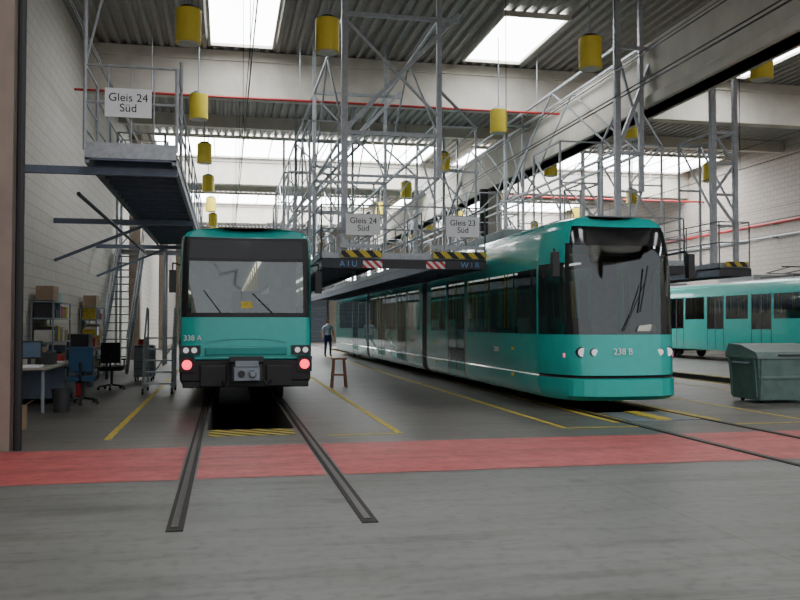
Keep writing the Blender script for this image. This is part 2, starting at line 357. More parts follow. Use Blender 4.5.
def modern_tram(cx,y0):
    root=empty('tram')
    nose=[(0,0),(.3,.02),(.5,.06),(.66,.14),(.78,.27),(.82,.36),(.87,.5),(.95,.8),(1,1.15)]
    zp=[(.20,1.1,.16),(.27,1.16,.05),(.40,1.19,.0),(.575,1.2,0),(.60,1.185,.03),(.63,1.2,0),(.95,1.2,.02),(1.15,1.2,.04),(1.27,1.2,.055),(1.32,1.2,.06),(1.7,1.2,.1),(2.1,1.2,.17),(2.5,1.195,.26),(2.56,1.19,.275),(2.72,1.18,.32),(2.86,1.165,.37),(2.9,1.16,.385),(3.1,1.12,.46),(3.2,1.08,.52),(3.29,1.0,.62),(3.36,.88,.8),(3.4,.6,1.1)]
    d=y0-13.5
    segs=[(14.75,14.95,'c'),(15.05,15.95,'w'),(16.05,17.55,'w'),(17.65,19.3,'w'),(19.5,19.58,'f'),(19.58,20.25,'d'),(20.25,20.33,'f'),(20.33,21.0,'d'),(21.0,21.08,'f'),(21.3,22.9,'w'),(23.4,23.95,'a'),
     (24.4,26.0,'w'),(26.2,26.28,'f'),(26.28,26.9,'d'),(26.9,26.98,'f'),(26.98,27.6,'d'),(27.6,27.68,'f'),(27.9,29.6,'w'),(29.8,29.88,'f'),(29.88,30.5,'d'),(30.5,30.58,'f'),(30.58,31.2,'d'),(31.2,31.28,'f'),(31.5,33.0,'w'),(33.3,33.85,'a'),
     (34.2,36.,'w'),(36.2,36.28,'f'),(36.28,36.9,'d'),(36.9,36.98,'f'),(36.98,37.6,'d'),(37.6,37.7,'f'),(37.9,40,'w'),(40.1,42.2,'w')]
    segs=[(a+d,b+d,t) for a,b,t in segs]
    def fm(k,a,z,sg):
        if k=='t': return TEALD
        if k=='b': return UNDER
        if k=='r': return TEAL
        if k=='n':
            if .575<z<.63 : return BLACK
            if 2.86<z<3.2 and a<.78: return DISP
            if 1.32<z<2.86 and a<.78: return GLASSM
            if 1.32<z<3.0 and .78<a<.82: return BLACK
            if 1.32<z<2.56 and .82<a<1.01: return GLASSW
            return TEAL
        for s in segs:
            if s[0]<a<s[1]:
                t=s[2]
                if t in 'wc' and 1.32<z<2.5: return GLASSW
                if t=='d' and .42<z<2.5: return GLASSW if z>.63 else TEALD
                if t=='f' and .32<z<2.56: return BLACK
                if t=='a' and z<3.3: return BLACK
                if t=='d' and 2.5<z<2.56: return BLACK
                return TEAL
        return BLACK if (1.32<z<2.5 and any(abs(a-s[0])<.09 or abs(a-s[1])<.09 for s in segs if s[2]=='w')) else TEAL
    tram_body(cx,y0,zp,nose,cuts(segs,43.5+d),fm,'body',root)
    interior(cx,y0+.75,y0+29.5,.4,2.75,root)
    mb=MB()
    for s in(-1,1):
        x=cx+s*.79; yy=y0+.16
        mb.cyl((x,yy+.12,1.02),(x,yy,1.02),.095,BLACK,20); mb.cyl((x,yy,1.02),(x,yy-.012,1.02),.075,WL,20)
        x=cx+s*.60; mb.cyl((x,y0+.2,1.02),(x,y0+.085,1.02),.075,BLACK,20); mb.cyl((x,y0+.085,1.02),(x,y0+.075,1.02),.058,WL,20)
        x=cx+s*.97; mb.box(x-.05,x+.05,y0+.40,y0+.6,.93,1.0,PINK)
        for zz in(.5,1.0): 
            for yy in (16.,22.2,25.2): mb.box(cx+s*1.2-.01,cx+s*1.2+.01,yy+d,yy+.12+d,zz,zz+.05,YEL)
    mb.obj('headlights',root,smooth=True)
    mb=MB()
    nn=nose[:6]
    P=[(-xf,dy) for xf,dy in reversed(nn)]+[(xf,dy) for xf,dy in nn[1:]]
    for (a,da),(b,db) in zip(P,P[1:]):
        x0,x1=cx+a*1.19,cx+b*1.19
        mb.face([(x0,y0+da-.05,.28),(x1,y0+db-.05,.28),(x1,y0+db-.05,.56),(x0,y0+da-.05,.56)],TEAL)
        mb.face([(x0,y0+da-.05,.56),(x1,y0+db-.05,.56),(x1,y0+db+.04,.59),(x0,y0+da+.04,.59)],TEAL)
        mb.face([(x0,y0+da+.1,.21),(x1,y0+db+.1,.21),(x1,y0+db-.05,.28),(x0,y0+da-.05,.28)],TEALD)
    mb.obj('bumper',root,smooth=True)
    mb=MB()
    mb.path([(cx-.1,y0+.03,1.38),(cx+.1,y0+.07,1.75),(cx+.32,y0+.1,2.2)],.012,BLACK); mb.path([(cx+.22,y0+.06,1.7),(cx+.42,y0+.16,2.5)],.016,BLACK)
    for s in(-1,1):
        x=cx+s*1.0; mb.path([(x,y0+.75,2.72),(x+s*.22,y0+.35,2.78),(x+s*.25,y0+.25,2.7)],.02,BLACK)
        mb.box(x+s*.25-.06,x+s*.25+.06,y0+.15,y0+.28,2.3,2.72,BLACK)
    mb.obj('mirrors_and_wiper',root,bevel=.01)
    mb=MB()
    mb.face([(cx+.15,y0+.03,1.38),(cx+.55,y0+.115,1.38),(cx+.5,y0+.11,1.5),(cx+.2,y0+.06,1.47)],CREAM)
    mb.obj('dash_logo',root)
    text('238 B',(cx-.12,y0-.0,1.03),.15,WHITE,root,name='fleet_number')
    text('238 B',(cx-1.205,17.1+d,.98),.15,WHITE,root,rot=(90,0,-90),name='fleet_number')
    mb=MB()
    for yb in (17.6,25.8,31.9,39.6):
        yb+=d; mb.box(cx-.85,cx+.85,yb-1.1,yb+1.1,.14,.2,UNDER)
        for yy in(yb-.8,yb+.8):
            for s in(-1,1): mb.cyl((cx+s*.66,yy,.30),(cx+s*.78,yy,.30),.28,DARK,24)
    for a,b in ((18,22),(25,28),(29.5,32.6),(35,41)): mb.box(cx-.75,cx+.75,a+d,b+d,3.38,3.58,ROOFG)
    mb.obj('bogies_and_roof_units',root,bevel=.03)
    return root
def old_tram(cx,y0,num,lit=True,length=27.):
    root=empty('tram')
    nose=[(0,0),(.4,.015),(.7,.04),(.86,.08),(.9,.095),(.96,.15),(1,.3)]
    zp=[(.42,1.12,.1),(.5,1.16,.02),(.88,1.175,0),(.93,1.175,0),(1.3,1.175,0),(1.62,1.175,.01),(1.70,1.175,.02),(2.2,1.17,.1),(2.62,1.16,.17),(2.68,1.16,.18),(3.0,1.14,.25),(3.05,1.13,.26),(3.13,1.08,.3),(3.18,.95,.38),(3.22,.6,.6)]
    segs=[]; y=y0+.4
    segs.append((y,y+.8,'w')); y+=1.0
    k=0
    while y<y0+length-2.2:
        t=['d','w','w','d','w','d','w'][k%7]
        if abs(y-(y0+length/2))<.9 and not any(s[2]=='a' for s in segs): segs.append((y,y+.9,'a')); y+=1.1; continue
        if t=='d': segs+= [(y,y+.06,'f'),(y+.06,y+.6,'d'),(y+.6,y+.66,'f'),(y+.66,y+1.2,'d'),(y+1.2,y+1.26,'f')]; y+=1.45
        else: segs.append((y,y+1.5,'w')); y+=1.62
        k+=1
    def fm(k,a,z,sg):
        if k=='t': return ROOFG
        if k=='b': return UNDER
        if k=='n':
            if z<.88: return UNDER
            if 1.70<z<2.62 and a<.87: return GLASS
            if 2.68<z<3.0 and a<.87: return DISP
            if 1.62<z<3.05 and a<.93: return BLACK
            return TEAL
        if k=='r': return TEAL
        for s in segs:
            if s[0]<a<s[1]:
                t=s[2]
                if t=='w' and 1.70<z<2.62: return GLASSW
                if t=='d' and 1.3<z<2.62: return GLASSW
                if t=='f' and .5<z<2.7: return BLACK
                if t=='a' and z<3.1: return BLACK
        if z>3.12: return ROOFG
        return TEAL
    tram_body(cx,y0,zp,nose,cuts(segs,y0+length),fm,'body',root)
    interior(cx,y0+.35,y0+length-.2,.95,2.9,root,light=lit)
    mb=MB()
    mb.box(cx-1.12,cx+1.12,y0-.06,y0+.3,.5,.86,UNDER); mb.box(cx-1.1,cx+1.1,y0-.03,y0+.3,.38,.5,BLACK)
    mb.box(cx-.8,cx-.34,y0-.1,y0,.40,.78,BLACK); mb.box(cx+.34,cx+.8,y0-.1,y0,.40,.78,BLACK)
    mb.box(cx-1.17,cx+1.17,y0-.03,y0+.02,.87,.92,TEALD)
    mb.box(cx-.72,cx+.72,y0-.02,y0+.02,.95,1.1,TEALD)
    mb.obj('apron',root,bevel=.02)
    mb=MB()
    mb.box(cx-.26,cx+.26,y0-.32,y0-.02,.50,.80,DARK); mb.box(cx-.22,cx+.22,y0-.42,y0-.32,.52,.76,GALVD)
    mb.cyl((cx-.09,y0-.45,.64),(cx-.09,y0-.4,.64),.06,DARK,16); mb.cyl((cx+.1,y0-.52,.64),(cx+.1,y0-.4,.64),.05,GALVD,16,.07)
    mb.box(cx-.2,cx+.2,y0-.44,y0-.2,.76,.86,GALVD); mb.box(cx-.3,cx+.3,y0-.2,y0+.05,.83,.93,DARK)
    for s in(-1,1): mb.path([(cx+s*.24,y0-.2,.6),(cx+s*.36,y0-.25,.42),(cx+s*.45,y0-.02,.52)],.022,BLACK)
    mb.obj('coupler',root,bevel=.012)
    mb=MB()
    for s in(-1,1):
        x=cx+s*1.02
        mb.box(x-.13,x+.13,y0-.09,y0+.2,.66,.93,BLACK)
        mb.cyl((x,y0-.09,.79),(x,y0-.115,.79),.085,REDL if lit else GLASSW,20)
        mb.box(cx+s*.97-.17,cx+s*.97+.17,y0-.02,y0+.12,.96,1.12,DARK)
        for q in(-.07,.07): mb.cyl((cx+s*.97+q,y0-.02,1.04),(cx+s*.97+q,y0-.035,1.04),.05,WL,18)
    mb.obj('lights',root,smooth=True)
    mb=MB()
    mb.path([(cx-.45,y0+.0,1.7),(cx-.75,y0+.06,2.1)],.012,BLACK); mb.path([(cx+.45,y0+.0,1.7),(cx+.1,y0+.06,2.05)],.012,BLACK)
    for s in(-1,1):
        x=cx+s*1.16; mb.path([(x,y0+.25,2.55),(x+s*.12,y0+.1,2.58),(x+s*.12,y0+.08,2.4)],.015,BLACK)
        mb.box(x+s*.12-.06,x+s*.12+.06,y0+.04,y0+.1,2.05,2.45,BLACK)
    mb.obj('mirrors_and_wipers',root,bevel=.008)
    text(num,(cx-.93,y0+.02,1.25),.13,WHITE,root,name='fleet_number').rotation_euler[2]=radians(-8)
    mb=MB()
    for i in range(14):
        a=pi*(.05+.9*i/14);b=pi*(.05+.9*(i+1)/14);r=.72
        mb.face([(cx+cos(a)*r,y0-.004,1.14+sin(a)*.1),(cx+cos(b)*r,y0-.004,1.14+sin(b)*.1),(cx+cos(b)*(r-.02),y0-.004,1.14+sin(b)*.085),(cx+cos(a)*(r-.02),y0-.004,1.14+sin(a)*.085)],TEALD)
    mb.box(cx-.1,cx+.1,y0+.03,y0+.04,1.78,1.9,YELP)
    for q in(-.9,-.82): mb.face([(cx+q,y0+.06,1.45),(cx+q+.06,y0+.055,1.45),(cx+q+.12,y0+.045,1.55),(cx+q+.06,y0+.05,1.55)],WHITE)
    mb.obj('front_emblem',root)
    mb=MB()
    for yb in (y0+3.2,y0+length/2,y0+length-3.2):
        mb.box(cx-.95,cx+.95,yb-1.4,yb+1.4,.3,.42,UNDER)
        for yy in(yb-.95,yb+.95):
            mb.cyl((cx-.7,yy,.36),(cx+.7,yy,.36),.07,DARK,12)
            for s in(-1,1): mb.cyl((cx+s*.66,yy,.37),(cx+s*.78,yy,.37),.35,DARK,28)
    mb.box(cx-.9,cx+.9,y0+6,y0+9,.3,.42,UNDER); mb.box(cx-.9,cx+.9,y0+16,y0+20,.3,.42,UNDER)
    for a,b in ((3,5),(8,10.5),(15,18),(21,24)): mb.box(cx-.6,cx+.6,y0+a,y0+b,3.2,3.42,ROOFG)
    yy=y0+6.6
    for s in(-1,1): mb.path([(cx+s*.5,yy-.9,3.3),(cx+s*.4,yy+.9,3.45),(cx+s*.5,yy-.6,3.58)],.025,DARK)
    mb.cyl((cx-.8,yy-.6,3.6),(cx+.8,yy-.6,3.6),.025,DARK); mb.box(cx-.6,cx+.6,yy-1,yy+1,3.2,3.3,DARK)
    mb.obj('bogies_and_roof_units',root,bevel=.02)
    return root
old_tram(TR[0],15.5,'338 A')
modern_tram(TR[1],13.5)
old_tram(TR[3],22.,'336 A',lit=False,length=30)
# ------------------------------------------------------------ gantries
def lattice(mb,xa,xb,y,z0,z1,n,t,m):
    h=(z1-z0)/n
    for i in range(n):
        a=z0+i*h
        mb.bar((xa,y,a),(xb,y,a),t,m)
        if i%2: mb.bar((xa,y,a),(xb,y,a+h),t*.9,m)
        else: mb.bar((xb,y,a),(xa,y,a+h),t*.9,m)
    mb.bar((xa,y,z1),(xb,y,z1),t,m)
def railing(mb,p0,p1,z,h,m,step=1.2,t=.035):
    p0=Vector(p0);p1=Vector(p1);L=(p1-p0).length;n=max(1,round(L/step))
    for i in range(n+1):
        p=p0.lerp(p1,i/n); mb.cyl((p.x,p.y,z),(p.x,p.y,z+h),t*.5,m,6)
    for q in (h,h*.55): mb.cyl((p0.x,p0.y,z+q),(p1.x,p1.y,z+q),t*.5,m,6)
    mb.box(min(p0.x,p1.x)-.01,max(p0.x,p1.x)+.01,min(p0.y,p1.y)-.01,max(p0.y,p1.y)+.01,z,z+.12,m)
def gantry(x0,x1,y0,y1,stations,signs,front=True,xa=None,xb=None,ww=1.15):
    root=empty('maintenance_platform'); zd=2.85
    xa=x0+.5 if xa is None else xa; xb=x1-.95 if xb is None else xb
    wide=x1-x0>2*ww
    mb=MB()
    for a,b in (((x0,x0+ww),(x1-ww,x1)) if wide else ((x0,x1),)):
        mb.box(a,b,y0,y1,zd-.05,zd,GRATE)
        for x in(a,b-.06): mb.box(x,x+.06,y0,y1,zd-.2,zd-.05,BLUEST)
        y=y0+1
        while y<y1: mb.box(a,b,y,y+.06,zd-.16,zd-.05,BLUEST); y+=1.5
    mb.box(x0,x1,y0,y0+1.0,zd-.045,zd+.002,GRATE)
    mb.box(x0,x1,y0-.08,y0,zd-.2,zd-.02,DARK)
    mb.obj('deck',root)
    mb=MB()
    if front:
        for a,b in ((x0+.4,x0+1.25),(x1-1.15,x1)):
            mb.box(a,b,y0-.1,y0-.085,zd+.02,zd+.16,HAZ)
            mb.box(a,b,y0+.0,y0+.03,zd+.22,zd+.3,GALV)
        mb.box(x0+.85,x0+1.25,y0-.1,y0-.082,zd-.2,zd-.05,HAZR); mb.box(x1-1.3,x1-.9,y0-.1,y0-.082,zd-.2,zd-.05,HAZR)
    else: mb.box(x0+.1,x0+.7,y0-.1,y0-.085,zd+.02,zd+.14,HAZ)
    mb.obj('hazard_edges',root)
    mb=MB()
    for x in (x0,x1): railing(mb,(x,y0,0),(x,y1,0),zd,1.1,GALVD,1.5)
    if wide:
        for x in (x0+ww,x1-ww): railing(mb,(x,y0+1,0),(x,y1,0),zd,1.1,GALVD,1.5)
    railing(mb,(x0,y0,0),(x1,y0,0),zd,1.1,GALV,.9)
    mb.obj('railings',root)
    mb=MB()
    for k,y in enumerate(stations):
        t=.13 if k==0 else .1; m=GALV
        mb.bar((xa,y,zd-.1),(xa,y,ZH),t,m); mb.bar((xb,y,zd-.1 if (k or not wide) else 4.6),(xb,y,ZH),t*.8,m)
        if wide:
            mb.bar((xa,y,5.5),(xb,y,5.5),.08,m); mb.bar((xa,y,8.0),(xb+.45,y,8.0),.08,m)
            mb.bar((xa,y,5.55),(xb+.45,y,8.15),.09,m)
            mb.bar((xb,y,5.9),(xa,y,7.9),.05,m)
            mb.bar((xa,y,zd),(xb,y,4.6),.05,m); mb.bar((xa,y,4.6),(xb,y,4.6),.05,m)
            for ca,cb in ((x0-.15,xa-.02),(xb+.1,x1+.1)):
                mb.bar((ca,y+.8,zd),(ca,y+.8,5.9),.045,m); mb.bar((cb,y+.8,zd),(cb,y+.8,5.9),.045,m)
                lattice(mb,ca,cb,y+.8,3.9,5.9,2,.035,m)
                mb.bar((ca,y+.8,5.9),(ca,y+2.6,5.9),.045,m); mb.bar((ca,y+2.6,zd),(ca,y+2.6,5.9),.045,m)
                mb.bar((ca,y+.8,4.2),(ca,y+2.6,5.9),.035,m)
                mb.bar((cb,y+.8,5.9),(xa if ca<xa else xb,y,6.5),.045,m)
        else:
            lattice(mb,xa,xb,y,3.9,6.2,3,.06,m)
            for x in(xa,xb): mb.bar((x,y+1.6,zd),(x,y+1.6,6.2),.05,m); mb.bar((x,y,6.2),(x,y+1.6,6.2),.05,m); mb.bar((x,y,4.2),(x,y+1.6,6.2),.04,m)
            mb.bar((xa,y+1.6,6.2),(xb,y+1.6,6.2),.05,m); mb.bar((xa,y+1.6,5),(xb,y+1.6,5),.05,m)
        if k+1<len(stations) and wide:
            y2=stations[k+1]
            for x in(xa,xb):
                mb.bar((x,y,5.5),(x,y2,5.5),.06,m); mb.bar((x,y,8.0),(x,y2,8.0),.06,m)
                mb.bar((x,y,5.5),(x,(y+y2)/2,8.0),.04,m); mb.bar((x,(y+y2)/2,8.0),(x,y2,5.5),.04,m)
    mb.obj('hanging_frame',root)
    for x,t in signs:
        mb=MB(); mb.box(x-.36,x+.36,y0-.06,y0-.04,3.33,3.76,WHITE); mb.obj('sign_plate',root)
        text(t,(x,y0-.065,3.545),.17,TXT,root)
    if front:
        text('A I U',(x0+.55,y0-.085,zd-.12),.17,TXTB,root); text('W I R',(x1-.35,y0-.085,zd-.12),.17,TXTB,root)
    return root
gantry(1.9,5.38,17.5,44,(17.7,24,30.5,37,43),((2.76,'Gleis 24\nSüd'),(4.88,'Gleis 23\nSüd')))
gantry(8.0,10.4,18.2,44,(18.6,26.8,35,43),((9.5,'Gleis 23\nSüd'),),False,xa=8.95,xb=9.55,ww=1.0)
gantry(11.55,12.35,18.6,44,(19.0,26.8,35,43),(),False,xa=11.65,xb=12.25)
root=empty('access_walkway'); z=4.2; xa,xb=-2.16,-.78; ya,yb=13.95,28.5
mb=MB()
mb.box(xa,xb,ya,yb,z-.05,z,GRATE)
for x in(xa,xb-.07): mb.box(x,x+.07,ya,yb,z-.2,z-.0,GALVD)
y=ya
while y<yb: mb.box(xa,xb,y,y+.05,z-.15,z-.05,BLUEST); y+=.6
for y in (14.3,21.4,28.2):
    mb.box(XL+.01,xb,y,y+.1,z-.32,z-.2,BLUEST)
for y in (21.4,28.2): mb.bar((XL+.03,y+.05,z-1.2),(xa+.3,y+.05,z-.3),.07,BLUEST)
mb.obj('deck',root)
mb=MB()
hz=z+1.33
for x in(xa,xb):
    for y in(ya,ya+1.3): mb.cyl((x,y,z),(x,y,hz),.028,GALV,8)
    for q in(hz,z+.75,z+.35): mb.cyl((x,ya,q),(x,ya+1.3,q),.02,GALV,8)
for q in(hz,z+.75,z+.08): mb.cyl((xa,ya,q),(xb,ya,q),.022,GALV,8)
for i in range(1,4): mb.cyl((xa+(xb-xa)*i/4,ya,z),(xa+(xb-xa)*i/4,ya,hz),.012,GALV,6)
mb.box(xa,xb,ya-.02,ya,z-.12,z+.12,GALV)
mb.cyl((xa,ya,hz),(xa,ya,ZH),.035,GALV,8); mb.cyl((xb,ya+1.3,hz),(xb,ya+1.3,hz+.5),.03,GALV,8)
mb.path([(xa,ya,hz+.0),(xa+.25,ya,hz+1.1),(xa+.25,ya,ZH)],.02,GALV)
for x in (xa,xb): railing(mb,(x,ya+1.3,0),(x,yb,0),z,1.1,GALVD,1.6)
mb.cyl((xa-.4,ya+2,z-.4),(xa-.4,yb,z-.4),.04,DARK,6)
mb.obj('cage',root)
mb=MB(); mb.box(-1.86,-1.16,ya-.06,ya-.04,z+.52,z+.97,WHITE); mb.obj('sign_plate',root)
text('Gleis 24\nSüd',(-1.51,ya-.065,z+.74),.18,TXT,root)
mb=MB()
n=16
for i in range(n):
    y=27+i*.32; zz=.26*(i+1); mb.box(-3.7,-2.9,y,y+.28,zz-.03,zz,GRATE)
for x in(-3.7,-2.9):
    mb.bar((x,26.9,.1),(x,27+n*.32,.26*n),.1,GALVD); mb.cyl((x,26.9,1.1),(x,27+n*.32,.26*n+1.),.025,GALV); mb.cyl((x,26.9,.6),(x,27+n*.32,.26*n+.5),.02,GALV)
    for i in range(0,n+1,3): mb.cyl((x,26.95+i*.32,.26*i),(x,26.95+i*.32,.26*i+1.05),.02,GALV,6)
    mb.bar((x,26.9,0),(x,26.9,.3),.08,GALVD)
mb.box(-3.9,-1.0,32.1,33.6,4.1,4.16,GRATE)
for x in(-3.85,-2.2): 
    mb.bar((x,33.5,0),(x,33.5,8.4),.09,GALV); mb.bar((x,32.2,0),(x,32.2,8.4),.09,GALV)
for q in (5.2,6.2,7.3,8.4):
    for y in(32.2,33.5): mb.bar((-3.85,y,q),(-2.2,y,q),.05,GALV)
mb.bar((-3.85,32.2,4.16),(-2.2,32.2,6.2),.05,GALV); mb.bar((-2.2,32.2,6.2),(-3.85,32.2,8.4),.05,GALV)
mb.obj('metal_staircase')
# ------------------------------------------------------------ left work area
mb=MB()
mb.box(-3.85,-2.95,15.4,18.6,.72,.76,DESKM)
for x in(-3.8,-3.05):
    for y in(15.45,18.5): mb.box(x,x+.05,y,y+.05,0,.72,GALVD)
mb.box(-3.8,-3.0,17.2,18.4,.1,.72,BLUEST); mb.box(-3.02,-2.99,17.25,18.35,.42,.68,GALVD); mb.box(-3.02,-2.99,17.25,18.35,.15,.39,GALVD)
mb.obj('desk',bevel=.008)
mb=MB(); mb.box(-3.6,-3.2,16.2,16.5,.76,.78,DARK); mb.box(-3.45,-3.4,16.3,16.36,.78,.9,DARK); mb.box(-3.68,-3.2,16.28,16.33,.88,1.2,DARK)
mb.box(-3.65,-3.23,16.27,16.28,.91,1.17,mat('screen',(.06,.08,.1),.3,emit=.05,ecol=(.3,.5,.8))); mb.obj('computer_monitor',bevel=.005)
mb=MB(); mb.box(-3.5,-3.1,15.6,15.9,.76,.80,WHITE); mb.box(-3.7,-3.4,17,17.3,.76,.94,CREAM); mb.box(-3.3,-3.05,17.3,17.6,.76,.79,WHITE); mb.box(-3.75,-3.45,17.6,18,.76,1.05,CARD); mb.box(-3.4,-3.15,17.9,18.3,.76,.9,REDPIPE); mb.box(-3.4,-3.1,16.7,17.1,.76,.98,DARK); mb.obj('paper_stack')
def chair(x,y,rz,fab):
    mb=MB()
    for i in range(5):
        a=2*pi*i/5+rz; q=(x+cos(a)*.29,y+sin(a)*.29); mb.cyl((x,y,.12),(q[0],q[1],.08),.022,BLACK,6); mb.cyl((q[0],q[1]-.02,.035),(q[0],q[1]+.02,.035),.035,BLACK,10)
    mb.cyl((x,y,.1),(x,y,.44),.03,DARK,10)
    mb.box(x-.24,x+.24,y-.24,y+.24,.44,.53,fab)
    dx,dy=cos(rz),sin(rz); bx,by=x+dx*.25,y+dy*.25
    mb.path([(x,y,.45),(bx,by,.46),(bx+dx*.04,by+dy*.04,.8)],.025,BLACK)
    if abs(dx)>.5: mb.box(bx-.03,bx+.05,by-.21,by+.21,.62,1.08,fab)
    else: mb.box(bx-.21,bx+.21,by-.03,by+.05,.62,1.08,fab)
    for s in(-1,1):
        px,py=x-dy*.27*s,y+dx*.27*s
        mb.path([(px,py,.48),(px,py,.68)],.018,BLACK); mb.box(px-.05 if abs(dx)<.5 else px-.13,px+.05 if abs(dx)<.5 else px+.13,py-.13 if abs(dx)<.5 else py-.05,py+.13 if abs(dx)<.5 else py+.05,.68,.71,BLACK)
    mb.obj('office_chair',bevel=.03)
chair(-2.62,17.0,-pi/2,JACK); chair(-2.55,20.6,-pi/2,FAB)
mb=MB(); x,y=-2.98,13.1
mb.box(x-.18,x+.18,y-.16,y+.16,0,.34,CARD)
for s in(-1,1): mb.face([(x+s*.18,y-.16,.34),(x+s*.18,y+.16,.34),(x+s*.3,y+.16,.42),(x+s*.3,y-.16,.42)],CARD)
mb.obj('cardboard_box')
mb=MB(); mb.box(-3.95,-3.1,12.0,12.85,0,2.05,BLUEST); mb.box(-3.09,-3.075,12.05,12.4,.08,1.98,BLUEST); mb.box(-3.09,-3.075,12.44,12.8,.08,1.98,BLUEST); mb.box(-3.07,-3.04,12.36,12.39,.95,1.1,GALV); mb.obj('steel_locker',bevel=.01)
cols=[CARD,BLUEST,REDPIPE,CREAM,DARK,YELP,WHITE,DARK,BLUEST]
def shelf(y0,h=1.98,levels=(.1,.6,1.1,1.6,1.95),x0=-3.95,x1=-3.5,L=2.):
    mb=MB()
    for z in levels: mb.box(x0,x1,y0,y0+L,z,z+.03,GALVD)
    for y in(y0,y0+L-.03):
        for x in(x0,x1-.03): mb.box(x,x+.03,y,y+.03,0,h,GALVD)
    for z in levels[:-1]:
        y=y0+.1
        while y<y0+L-.3:
            w=random.uniform(.12,.4); mb.box(x0+.05,x1-.05,y,min(y+w,y0+L-.05),z+.03,z+random.uniform(.2,.42),random.choice(cols)); y+=w+random.uniform(.02,.1)
    mb.box(x0+.05,x1-.05,y0+.2,y0+.8,levels[-1]+.03,levels[-1]+.35,CARD); mb.box(x0+.05,x1-.1,y0+1.,y0+1.4,levels[-1]+.03,levels[-1]+.22,TEALD)
    mb.obj('shelf_unit')
shelf(18.9); shelf(25.0,L=1.6)
mb=MB(); mb.box(-3.97,-3.94,14.6,18.2,1.35,2.25,DARK); mb.box(-3.94,-3.93,14.65,18.15,1.4,2.2,CREAM)
for i in range(10): 
    y=14.75+i*.34; mb.box(-3.93,-3.925,y,y+.24,1.45+random.random()*.2,1.8+random.random()*.3,random.choice([WHITE,YELP,TEALD,BLUEST,DARK]))
mb.obj('notice_board')
mb=MB(); mb.cyl((-2.75,15.6,0),(-2.75,15.6,.38),.13,DARK,20,.16); mb.cyl((-2.75,15.6,.38),(-2.75,15.6,.4),.17,DARK,20); mb.obj('waste_basket',smooth=True)
mb=MB(); mb.box(-3.9,-3.1,21.6,24.6,.85,.92,WOOD)
for x in(-3.85,-3.2):
    for y in(21.7,24.45): mb.box(x,x+.08,y,y+.08,0,.85,BLUEST)
mb.box(-3.8,-3.3,22.2,22.9,.92,1.25,DARK); mb.box(-3.7,-3.3,23.3,23.8,.92,1.15,REDPIPE); mb.box(-3.8,-3.2,21.8,24.4,.3,.34,BLUEST)
mb.box(-3.7,-3.2,22,22.6,.34,.7,CARD); mb.box(-3.7,-3.3,23,23.8,.34,.65,DARK); mb.cyl((-3.4,24.2,.92),(-3.4,24.2,1.2),.1,YELP,14)
mb.obj('workbench')
mb=MB(); mb.box(-2.35,-1.85,23.4,24.1,.12,.9,BLUEST)
for i in range(4): mb.box(-2.33,-1.87,23.385,23.4,.17+i*.18,.32+i*.18,GALVD)
for x in(-2.3,-1.9):
    for y in(23.45,24.05): mb.cyl((x-.02,y,.06),(x+.02,y,.06),.06,BLACK,12)
mb.cyl((-2.35,23.38,.95),(-1.85,23.38,.95),.015,GALV); mb.box(-2.35,-1.85,23.38,24.1,.9,.93,DARK); mb.box(-2.25,-2.0,23.5,23.8,.93,1.1,REDPIPE)
mb.obj('tool_trolley',bevel=.008)
mb=MB()
for i,(a,b,c) in enumerate(((-3.85,19.,BLUEST),)):
    pass
for k,(x,y,m) in enumerate(((-3.15,19.3,BLUEST),(-3.1,18.85,REDPIPE))):
    for j in range(2 if k==0 else 1):
        z0=j*.27; mb.box(x-.2,x+.2,y-.15,y+.15,z0,z0+.02,m)
        for a,b,c,d in ((x-.2,x+.2,y-.15,y-.13),(x-.2,x+.2,y+.13,y+.15),(x-.2,x-.18,y-.15,y+.15),(x+.18,x+.2,y-.15,y+.15)): mb.box(a,b,c,d,z0,z0+.26,m)
mb.obj('storage_crates')
mb=MB(); x0,x1=-1.72,-1.12; y0=19.
for i in range(5):
    zz=.24*(i+1); mb.box(x0,x1,y0+i*.2,y0+i*.2+.2,zz-.03,zz,GALV)
for x in(x0,x1):
    mb.bar((x,y0-.05,.05),(x,y0+1.,1.2),.06,GALV); mb.bar((x,y0+1.2,.1),(x,y0+1.2,1.2),.05,GALV); mb.bar((x,y0,.12),(x,y0+1.2,.12),.05,GALV)
    mb.cyl((x,y0+.1,.9),(x,y0+.9,1.85),.02,GALV); mb.cyl((x,y0+.9,1.85),(x,y0+1.2,1.85),.02,GALV); mb.cyl((x,y0+1.2,1.2),(x,y0+1.2,1.85),.02,GALV); mb.cyl((x,y0+.1,.25),(x,y0+.1,.9),.02,GALV)
    for y in(y0,y0+1.2): mb.cyl((x-.02,y,.07),(x+.02,y,.07),.07,BLACK,14)
mb.box(x0,x1,y0+.9,y0+1.2,1.17,1.2,GALV); mb.bar((x0,y0+1.2,.2),(x1,y0+1.2,1.1),.03,GALV)
mb.obj('rolling_step_ladder')
mb=MB(); x,y=2.63,20.3
mb.box(x-.17,x+.17,y-.15,y+.15,.66,.70,WOOD)
for sx in(-1,1):
    for sy in(-1,1): mb.bar((x+sx*.17,y+sy*.15,0),(x+sx*.12,y+sy*.1,.66),.04,WOOD)
    mb.bar((x+sx*.155,y-.14,.22),(x+sx*.155,y+.14,.22),.03,WOOD); mb.bar((x-.15,y+sx*.13,.3),(x+.15,y+sx*.13,.3),.03,WOOD)
mb.obj('wooden_stool')
